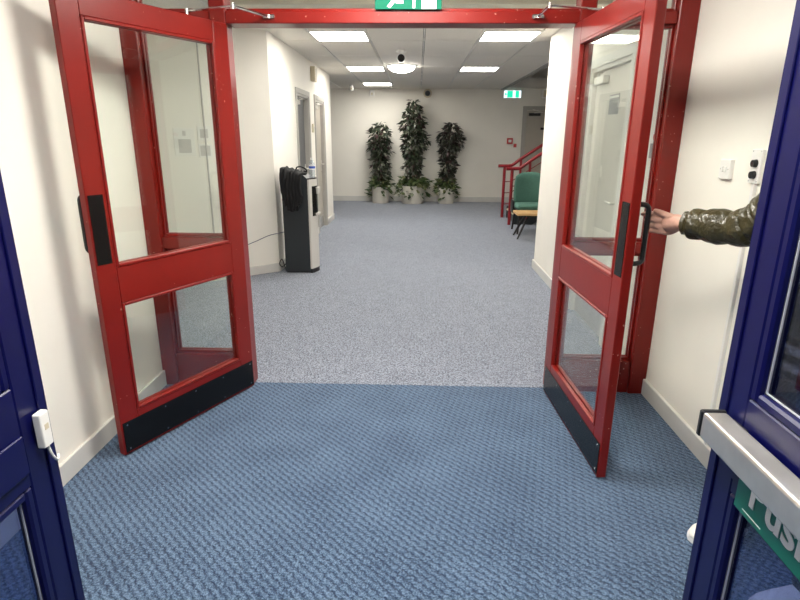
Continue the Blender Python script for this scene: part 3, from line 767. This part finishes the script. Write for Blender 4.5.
b = m.build('bag_body', 'black_cloth', t, smooth=True)
md = b.modifiers.new('thick', 'SOLIDIFY'); md.thickness = .022; md.offset = 1
MB().tube(smoothpath([(.03, .08, .035), (.05, .06, .065), (.09, .05, .072), (.14, .06, .05), (.145, .1, .02), (.11, .12, .022)], 6), .008, 8).build('strap', 'black_cloth', t, smooth=True)
# bottle
t = empty('water_bottle', (-1.155, 6.135, 1.053), label='small clear water bottle with blue label on top of the cooler', cat='bottle')
MB().lathe([(.030, 0), (.033, .008), (.033, .06), (.031, .075), (.033, .09), (.033, .14), (.026, .165), (.013, .185), (.013, .195)], seg=20).build('bottle_body', 'bottle_plastic', t, smooth='auto')
MB().lathe([(.0337, .088), (.0337, .138)], seg=20).build('bottle_label', 'sign_white', t, smooth='auto')
MB().lathe([(.0342, .10), (.0342, .124)], seg=20).build('label_band', 'label_blue', t, smooth='auto')
MB().lathe([(.015, .19), (.015, .212), (0, .212)], seg=16).build('cap', 'sign_white', t, smooth='auto')

# ------------------------------------------------------------------ potted plants
def leaf(m, p, d, size, roll):
    """pointed leaf folded a little along its midrib, hanging along d"""
    d = d.normalized(); ref = Vector((0, 0, 1)) if abs(d.z) < .95 else Vector((1, 0, 0))
    a = d.cross(ref).normalized(); n = a.cross(d)
    a2 = a * math.cos(roll) + n * math.sin(roll); n2 = a2.cross(d)
    w = size * .28
    b0 = m.bm.verts.new(p); tip = m.bm.verts.new(p + d * size - n2 * size * .12)
    md = m.bm.verts.new(p + d * size * .5 + n2 * size * .05)
    l = m.bm.verts.new(p + d * size * .42 + a2 * w - n2 * size * .06); r = m.bm.verts.new(p + d * size * .42 - a2 * w - n2 * size * .06)
    m.bm.faces.new((b0, l, md)); m.bm.faces.new((l, tip, md)); m.bm.faces.new((b0, md, r)); m.bm.faces.new((md, tip, r))
def plant(x, y, potr, poth, top, prof, nleaf, matl, label, potlabel, rnd, ivy=150, ivyr=.26, lean=0.0, lsize=(.085, .165)):
    t = empty('potted_plant', (x, y, .002), label=label, cat='plant', group='tall potted plants along the end wall')
    m = MB(); m.lathe([(potr * .94, 0), (potr * .97, .02), (potr, poth * .96), (potr * .985, poth), (potr * .93, poth), (potr * .91, poth - .05), (0, poth - .05)], seg=28)
    m.build('pot', 'pot_white', t, smooth='auto', label='pale round pot')
    MB().lathe([(potr * .905, poth - .049), (0, poth - .035)], seg=20).build('soil', 'soil', t)
    m = MB()
    tr = [(0, 0, poth - .06), (.02, 0, poth + (top - poth) * .35), (-.01 + lean * .5, .01, poth + (top - poth) * .7), (lean, 0, top - .12)]
    m.tube(smoothpath(tr, 5), [.028 - .0010 * k for k in range(16)], 8)
    for k in range(7):
        z = poth + (top - poth) * (.25 + .1 * k); an = rnd.random() * 6.28
        m.tube([(0, 0, z), (.10 * math.cos(an), .08 * math.sin(an), z + .10), (.17 * math.cos(an), .12 * math.sin(an), z + .12)], .007, 5)
    m.build('trunk', 'trunk', t, smooth=True)
    m = MB(); cnt = 0
    while cnt < nleaf:
        f = rnd.random(); z = poth + (top - poth) * f
        # profile: list of (f, radius)
        for (f0, r0), (f1, r1) in zip(prof, prof[1:]):
            if f0 <= f <= f1: R = r0 + (r1 - r0) * (f - f0) / (f1 - f0); break
        if rnd.random() > (R / .34) ** 1.2: continue
        an = rnd.random() * 2 * math.pi
        lump = .72 + .45 * noise.noise(Vector((math.cos(an) * 1.3 + x * 3, math.sin(an) * 1.3, z * 3.3)))
        rr = R * lump * math.sqrt(.15 + .85 * rnd.random()) * 1.15
        p = Vector((math.cos(an) * rr + lean * f, math.sin(an) * rr * .8, z))
        if p.y + y > YB - .06: p.y = YB - .06 - y - rnd.random() * .05
        d = Vector((math.cos(an) * .8 + rnd.uniform(-.5, .5), math.sin(an) * .8 + rnd.uniform(-.5, .5), rnd.uniform(-1.2, .25)))
        if p.y + d.normalized().y * .13 + y > YB - .02: d.y = -abs(d.y)
        leaf(m, p, d, rnd.uniform(*lsize), rnd.uniform(-.8, .8)); cnt += 1
    m.build('foliage', matl, t, kind='stuff')
    m = MB()
    for k in range(ivy):
        an = rnd.random() * 6.283; rr = ivyr * (.25 + .72 * rnd.random())
        z = poth + .02 + .20 * rnd.random() * (1 - rr / ivyr * .3)
        if rr > potr * .95: z -= .04 + rnd.random() ** 1.3 * .26 * (1 if noise.noise(Vector((math.cos(an) * 2, math.sin(an) * 2, x))) > -.05 else .2)
        p = Vector((math.cos(an) * rr, math.sin(an) * rr * .85, z))
        if p.y + y > YB - .08: p.y = YB - .08 - y
        d = Vector((math.cos(an) + rnd.uniform(-.4, .4), math.sin(an) + rnd.uniform(-.4, .4), rnd.uniform(-.9, .7)))
        if p.y + y > YB - .2: d.y = -abs(d.y)
        leaf(m, p, d, rnd.uniform(.08, .17), rnd.uniform(-.8, .8))
    m.build('trailing_ivy', 'leaf_ivy', t, kind='stuff')
    return t
rnd = random.Random(3)
plant(-.855, 12.93, .195, .37, 1.80, [(0, .17), (.12, .19), (.30, .20), (.48, .24), (.62, .31), (.82, .31), (.93, .23), (1, .06)], 620, 'leaf_dark',
      'potted plant nearest the hall doors, shorter bushy crown', '', rnd, 210, .25)
plant(-.105, 12.93, .265, .40, 2.28, [(0, .14), (.10, .15), (.25, .20), (.42, .30), (.60, .33), (.75, .30), (.88, .19), (.97, .12), (1, .04)], 880, 'leaf_dark',
      'tallest potted plant, middle of the three by the end wall', '', rnd, 360, .38)
plant(.665, 12.96, .185, .36, 1.80, [(0, .12), (.15, .16), (.35, .17), (.50, .22), (.62, .27), (.85, .27), (.94, .19), (1, .05)], 640, 'leaf_purple',
      'darkest potted plant, nearest the red stair railing', '', rnd, 210, .25, lean=.08)

# ------------------------------------------------------------------ stairs with red railings
NY, FYS = 9.76, 10.72
t = empty('staircase', (1.72, NY, .002), label='staircase rising beside the end wall with pale treads', cat='staircase')
RISE, GO = .18, .275
for k in range(9):
    MB().box(GO * k, GO * k + GO + .025, .05, FYS - NY - .05, RISE * (k + 1) - .035, RISE * (k + 1), .004).build('tread', 'light_wood' if False else 'cream_plastic', t)
    MB().box(GO * k + .02, GO * k + .04, .05, FYS - NY - .05, RISE * k, RISE * (k + 1) - .035).build('riser', 'charcoal', t)
for y in (.03, FYS - NY - .06):
    MB().prism([(0, 0), (.32, 0), (GO * 9.0 + .05, RISE * 8.0), (GO * 9 + .05, RISE * 9 + .02), (0, RISE + .03)], 0, .03, Matrix(((1, 0, 0, 0), (0, 0, -1, y + .03), (0, 1, 0, 0), (0, 0, 0, 1)))).build('stringer', 'charcoal', t)
def railing(y, x0, label, ext):
    t = empty('stair_railing', (x0, y, .002), label=label, cat='railing', group='red stair railings')
    sl = RISE / GO
    MB().tube([(0, 0, 0), (0, 0, .95)], .027, 14).build('post', 'red_rail_paint', t, smooth='auto')
    for k, px in enumerate((.30, .95, 1.6, 2.25)):
        zb = max(0, (px - .1) * sl) + .0
        MB().tube([(px, 0, max(zb - .02, 0) if px > .2 else 0), (px, 0, .97 + max(0, px - .10) * sl)], .022, 12).build('post', 'red_rail_paint', t, smooth='auto')
    MB().tube(smoothpath([(-ext, 0, .965), (-.02, 0, .965), (.09, 0, .97), (.16, 0, .995), (.40, 0, .97 + .30 * sl), (1.4, 0, .97 + 1.3 * sl), (2.5, 0, .97 + 2.4 * sl)], 5), .029, 12).build('handrail', 'red_rail_paint', t, smooth='auto')
    for h in (.25, .46, .67):
        MB().tube([(0, 0, h), (.14, 0, h + .01), (2.4, 0, h + 2.28 * sl)], .008, 8).build('infill_bar', 'red_rail_paint', t, smooth='auto')
    return t
railing(NY, 1.63, 'red stair railing nearer the green chair', .10)
railing(FYS, 1.645, 'red stair railing on the side nearer the end wall', .12)

# ------------------------------------------------------------------ chair and table
t = empty('reception_chair', (1.86, 9.04, .002), .0, 'green upholstered chair behind the low table', 'chair')
def cushion(m, x0, x1, y0, y1, z0, z1, bev): m.box(x0, x1, y0, y1, z0, z1, bev, 4)
m = MB(); cushion(m, -.28, .28, -.30, .24, .38, .465, .038); m.build('seat', 'green_fabric', t, smooth='auto')
m = MB(); n = 14; rows = 10; grid = []
for side in (0, 1):
    g = []
    for j in range(rows + 1):
        f = j / rows; r = []
        for i in range(n + 1):
            a = i / n * 2 - 1
            wd = .28 * (1 - .10 * f ** 3); ed = (1 - abs(a) ** 6)
            topdrop = .07 * abs(a) ** 3
            thick = (.014 + .026 * ed * (1 - abs(2 * f - 1) ** 6)) * (1 if side else -1)
            r.append(m.bm.verts.new((a * wd, .20 - .10 * (a * a) + .10 * f + thick, .43 + f * (.51 - topdrop))))
        g.append(r)
    grid.append(g)
for s_, g in enumerate(grid):
    for j in range(rows):
        for i in range(n): m.bm.faces.new((g[j][i], g[j][i + 1], g[j + 1][i + 1], g[j + 1][i]))
A, B = grid
for j in range(rows):
    for i in (0, n): m.bm.faces.new((A[j][i], A[j + 1][i], B[j + 1][i], B[j][i]))
for i in range(n):
    for j in (0, rows): m.bm.faces.new((A[j][i], A[j][i + 1], B[j][i + 1], B[j][i]))
m.build('backrest', 'green_fabric', t, smooth=True)
MB().box(-.25, .25, -.26, .22, .355, .385, .006).build('seat_frame', 'black_plastic', t)
for sx in (-1, 1):
    MB().tube([(sx * .23, -.23, .37), (sx * .25, -.27, 0)], .016, 8).build('leg', 'black_plastic', t, smooth='auto'); MB().tube([(sx * .23, .19, .37), (sx * .25, .26, 0)], .016, 8).build('leg', 'black_plastic', t, smooth='auto')
MB().box(-.305, -.275, .02, .24, .30, .50, .01).build('side_bracket', 'black_plastic', t)
t = empty('coffee_table', (1.86, 8.50, .002), 0, 'low light-wood table with black splayed legs by the green chair', 'table')
m = MB(); m.prism([(-.36 + .0, -.20), (-.34, -.23), (.34, -.23), (.36, -.20), (.36, .17), (.34, .20), (-.34, .20), (-.36, .17)], .365, .395); m.build('tabletop', 'light_wood', t)
MB().box(-.20, .20, -.12, .12, .335, .364, .004).build('under_frame', 'black_plastic', t)
for sx, sy in ((-1, -1), (1, -1), (-1, 1), (1, 1)):
    MB().sweep([(sx * .16, sy * .09, .345), (sx * .24, sy * .13, .20), (sx * .33, sy * .18, 0)], [(.022, .016), (.020, .014), (.014, .011)], 8).build('leg', 'black_plastic', t, smooth='auto')

# ------------------------------------------------------------------ the person behind the blue door
P = empty('person', (1.22, 1.62, .0015), label='person in olive puffer jacket behind blue door, reaching out to hold red door', cat='person')
PO = Vector((1.22, 1.62, .0015))
def flesh_object(name, chains, material, voxel, smooth_it=3):
    """limb chains of (point, radius) grown into tapering tubes and fused into one continuous surface"""
    m = MB()
    for ch in chains:
        pts = smoothpath([c for c, r in ch], 6)
        rad = [r[0] for r in interp([(r,) for c, r in ch], 6)]
        m.sweep([p - PO for p in pts], rad, 14)
        for (c, r) in ((pts[0], rad[0]), (pts[-1], rad[-1])):
            bmesh.ops.create_icosphere(m.bm, subdivisions=2, radius=r * .99, matrix=Matrix.Translation(Vector(c) - PO))
    o = m.build(name, material, P, smooth=True)
    rm = o.modifiers.new('remesh', 'REMESH'); rm.mode = 'VOXEL'; rm.voxel_size = voxel; rm.use_smooth_shade = True
    sm = o.modifiers.new('smooth', 'SMOOTH'); sm.iterations = smooth_it; sm.factor = .5
    return o
def interp(vals, n):
    out = []
    for i in range(len(vals) - 1):
        for k in range(n): out.append(tuple(a + (b - a) * k / n for a, b in zip(vals[i], vals[i + 1])))
    out.append(vals[-1]); return out
def bake(o):
    dg = bpy.context.evaluated_depsgraph_get(); dg.update()
    me = bpy.data.meshes.new_from_object(o.evaluated_get(dg)); o.modifiers.clear()
    old = o.data; o.data = me; bpy.data.meshes.remove(old); me.name = o.name
    for p in me.polygons: p.use_smooth = True
WR = (1.000, 2.105, 1.190)                      # right wrist
ELB = (1.150, 1.905, 1.195); SHR = (1.235, 1.745, 1.395)
SHL = (1.245, 1.455, 1.395); ELL = (1.285, 1.405, 1.11); WRL = (1.20, 1.40, .87)
body = [
    [((1.23, 1.60, .95), .115), ((1.225, 1.60, 1.10), .105), ((1.235, 1.60, 1.28), .125), ((1.24, 1.60, 1.40), .10), ((1.225, 1.60, 1.475), .055), ((1.205, 1.60, 1.54), .058), ((1.19, 1.60, 1.60), .080), ((1.195, 1.60, 1.665), .092), ((1.205, 1.60, 1.715), .070)],
    [((1.24, 1.60, 1.40), .10), (SHR, .058), (ELB, .042), (WR, .026)],
    [((1.24, 1.60, 1.40), .10), (SHL, .058), (ELL, .042), (WRL, .026)],
    [((1.23, 1.60, .95), .115), ((1.235, 1.70, .88), .085), ((1.225, 1.77, .50), .056), ((1.27, 1.86, .10), .036)],
    [((1.23, 1.60, .95), .115), ((1.235, 1.50, .88), .085), ((1.245, 1.495, .50), .056), ((1.32, 1.49, .10), .036)],
    # face: nose, chin, brow, ears
    [((1.19, 1.60, 1.612), .03), ((1.103, 1.60, 1.618), .011), ((1.084, 1.60, 1.600), .012)],
    [((1.19, 1.60, 1.57), .03), ((1.125, 1.60, 1.545), .024)],
    [((1.20, 1.60, 1.62), .03), ((1.205, 1.692, 1.625), .012), ((1.210, 1.700, 1.600), .010)],
    [((1.20, 1.60, 1.62), .03), ((1.205, 1.508, 1.625), .012), ((1.210, 1.500, 1.600), .010)],
    # right hand: four fingers hooked round the bar, thumb over the near side
    [(WR, .026), ((1.003, 2.150, 1.184), .034), ((.998, 2.185, 1.178), .034)],
    [((1.000, 2.150, 1.195), .018), ((.988, 2.206, 1.203), .0150), ((.968, 2.250, 1.204), .0118), ((.958, 2.290, 1.201), .0105), ((.938, 2.300, 1.198), .0095), ((.928, 2.296, 1.197), .0080)],
    [((1.002, 2.150, 1.185), .018), ((.990, 2.206, 1.182), .0150), ((.966, 2.240, 1.180), .0118), ((.960, 2.284, 1.177), .0105), ((.946, 2.298, 1.174), .0092)],
    [((1.004, 2.150, 1.175), .018), ((.994, 2.203, 1.161), .0145), ((.970, 2.233, 1.158), .0114), ((.962, 2.276, 1.154), .0102), ((.950, 2.294, 1.151), .0088)],
    [((1.006, 2.150, 1.165), .017), ((1.000, 2.196, 1.141), .0130), ((.980, 2.222, 1.138), .0104), ((.970, 2.258, 1.134), .0092), ((.960, 2.276, 1.132), .0080)],
    [((1.000, 2.140, 1.195), .018), ((.978, 2.180, 1.208), .0130), ((.964, 2.222, 1.215), .0110), ((.958, 2.250, 1.218), .0090)],
    # left hand hanging relaxed
    [(WRL, .026), ((1.19, 1.40, .83), .030), ((1.185, 1.40, .80), .029)],
    [((1.187, 1.40, .82), .014), ((1.165, 1.405, .775), .0105), ((1.150, 1.405, .742), .0088), ((1.150, 1.405, .712), .0075)],
    [((1.190, 1.40, .82), .014), ((1.180, 1.404, .770), .0105), ((1.168, 1.404, .730), .0090), ((1.168, 1.404, .698), .0076)],
    [((1.195, 1.40, .82), .014), ((1.196, 1.402, .772), .0100), ((1.186, 1.402, .735), .0088), ((1.186, 1.402, .705), .0074)],
    [((1.20, 1.40, .82), .013), ((1.212, 1.400, .778), .0092), ((1.204, 1.400, .748), .0078), ((1.203, 1.400, .724), .0066)],
    [((1.19, 1.41, .84), .014), ((1.162, 1.425, .815), .0110), ((1.148, 1.432, .785), .0090), ((1.142, 1.432, .765), .0076)],
]
bake(flesh_object('body', body, 'skin', .0042, 2))
for y in (1.568, 1.632):
    e = MB(); bmesh.ops.create_uvsphere(e.bm, u_segments=12, v_segments=8, radius=.012, matrix=Matrix.Translation(Vector((1.117, y, 1.632)) - PO)); e = e.build('eye', 'sign_white', P, smooth=True)
    q = MB(); bmesh.ops.create_uvsphere(q.bm, u_segments=10, v_segments=6, radius=.006, matrix=Matrix.Translation(Vector((1.109, y, 1.632)) - PO)); q.build('iris', 'black_plastic', e, smooth=True)
MB().box(1.106 - PO.x, 1.118 - PO.x, -.045, .005, 1.560, 1.566, .002).build('mouth', 'print_red', P)
# hair cap
m = MB(); rings = []
for j in range(9):
    ph = j / 8 * math.pi * .62; ring = []
    for k in range(24):
        th = 2 * math.pi * k / 24
        fr_ = max(0.0, -math.cos(th))           # towards the face (-x)
        p2 = ph * (1 - .42 * fr_)
        rr = .104 + .004 * noise.noise(Vector((math.cos(th) * 3, math.sin(th) * 3, j * .8)))
        ring.append(m.bm.verts.new((1.20 - PO.x + rr * math.sin(p2) * math.cos(th), -.02 + rr * .97 * math.sin(p2) * math.sin(th), 1.672 + rr * 1.12 * math.cos(p2))))
    rings.append(ring)
for a, b in zip(rings, rings[1:]):
    for k in range(24): m.bm.faces.new((a[k], a[(k + 1) % 24], b[(k + 1) % 24], b[k]))
bmesh.ops.remove_doubles(m.bm, verts=m.bm.verts, dist=.0005)
m.build('hair', 'hair', P, smooth=True)
# jacket: torso and sleeves with quilted baffles
def baffles(per, depth):
    def f(i, th, p):
        q = i / per + .10 * noise.noise(Vector((math.cos(th) * 1.5, math.sin(th) * 1.5, i * .25)))
        puff = abs(math.sin(math.pi * q)) ** .5
        ridge = 1 - abs(noise.noise(Vector((p.x * 16, p.y * 16, p.z * 26)))) * 2.2
        crease = max(0.0, 1 - abs(noise.noise(Vector((p.x * 20 + 3, p.y * 20, p.z * 13)))) * 5.5)
        return 1 + depth * (puff - .75) + .06 * max(-1, ridge - .45) - .22 * crease + .06 * noise.noise(p * 42)
    return f
m = MB()
def rel(pts): return [Vector(p) - PO for p in pts]
sl = smoothpath([(1.010, 2.102, 1.192), (1.070, 2.025, 1.193), (1.140, 1.925, 1.206), (1.190, 1.835, 1.290), (1.238, 1.750, 1.385), (1.245, 1.70, 1.41)], 16)
m.sweep(rel(sl), interp([(.054, .054), (.060, .058), (.068, .066), (.078, .074), (.090, .085), (.085, .085)], 16), 44, disp=baffles(12.5, .13))
sl = smoothpath([(1.20, 1.40, .875), (1.24, 1.40, .99), (1.288, 1.402, 1.11), (1.275, 1.425, 1.25), (1.248, 1.455, 1.385), (1.245, 1.50, 1.41)], 16)
m.sweep(rel(sl), interp([(.054, .054), (.060, .058), (.068, .066), (.078, .074), (.090, .085), (.085, .085)], 16), 44, disp=baffles(12.5, .13))
tp = [(1.230, 1.60, .80), (1.228, 1.60, .95), (1.228, 1.60, 1.10), (1.235, 1.60, 1.25), (1.240, 1.60, 1.37), (1.238, 1.60, 1.445), (1.228, 1.60, 1.50)]
m.sweep(rel(smoothpath(tp, 6)), interp([(.150, .205), (.148, .195), (.150, .192), (.152, .200), (.140, .195), (.095, .115), (.080, .085)], 6), 40, up=(1, 0, 0), disp=baffles(6.0, .06))
j = m.build('jacket', 'olive_nylon', P, smooth=True)
rm = j.modifiers.new('remesh', 'REMESH'); rm.mode = 'VOXEL'; rm.voxel_size = .0045; rm.use_smooth_shade = True
bake(j)
# ribbed cuff edge is part of the sleeve end; trousers
m = MB()
for leg in (((1.232, 1.665, .92), (1.235, 1.705, .80), (1.228, 1.755, .55), (1.240, 1.80, .38), (1.268, 1.855, .085)), ((1.232, 1.535, .92), (1.234, 1.505, .80), (1.242, 1.497, .55), (1.270, 1.494, .38), (1.318, 1.491, .085))):
    m.sweep(rel(smoothpath(leg, 6)), interp([(.12, .11), (.098, .092), (.074, .072), (.068, .066), (.060, .062)], 6), 22, disp=lambda i, th, p: 1 + .05 * noise.noise(p * 14))
j = m.build('trousers', 'denim', P, smooth=True)
rm = j.modifiers.new('remesh', 'REMESH'); rm.mode = 'VOXEL'; rm.voxel_size = .008; rm.use_smooth_shade = True
bake(j)
# shoes: heel to toe sweeps with a sole
for heel, toe in (((1.315, 1.885), (1.075, 1.800)), ((1.365, 1.495), (1.115, 1.475))):
    hv, tv = Vector((*heel, 0)), Vector((*toe, 0)); d = (tv - hv); Ln = d.length; d.normalize()
    m = MB()
    prof = [(0.0, .030, .022, .045), (.05, .040, .045, .055), (.25, .040, .048, .058), (.42, .042, .040, .050), (.62, .048, .030, .038), (.82, .044, .024, .031), (.94, .032, .019, .026), (1.0, .012, .010, .022)]
    pts = [(hv + d * (f * Ln) + Vector((0, 0, zc)) - PO) for f, wv, hz, zc in prof]
    m.sweep(pts, [(hz, wv) for f, wv, hz, zc in prof], 18, up=(0, 0, 1))
    sh = m.build('shoe', 'shoe_white', P, smooth=True)
    m = MB(); side = Vector((-d.y, d.x, 0)); out = []
    for f, wv in ((0, .018), (.03, .034), (.25, .041), (.45, .042), (.62, .049), (.82, .046), (.94, .034), (1.0, .014)): out.append((f, wv))
    poly = [hv + d * (f * Ln) + side * wv for f, wv in out] + [hv + d * (f * Ln) - side * wv for f, wv in out[::-1]]
    m.prism([(v.x - PO.x, v.y - PO.y) for v in poly], .0005, .022)
    m.build('sole', 'sign_white', sh)
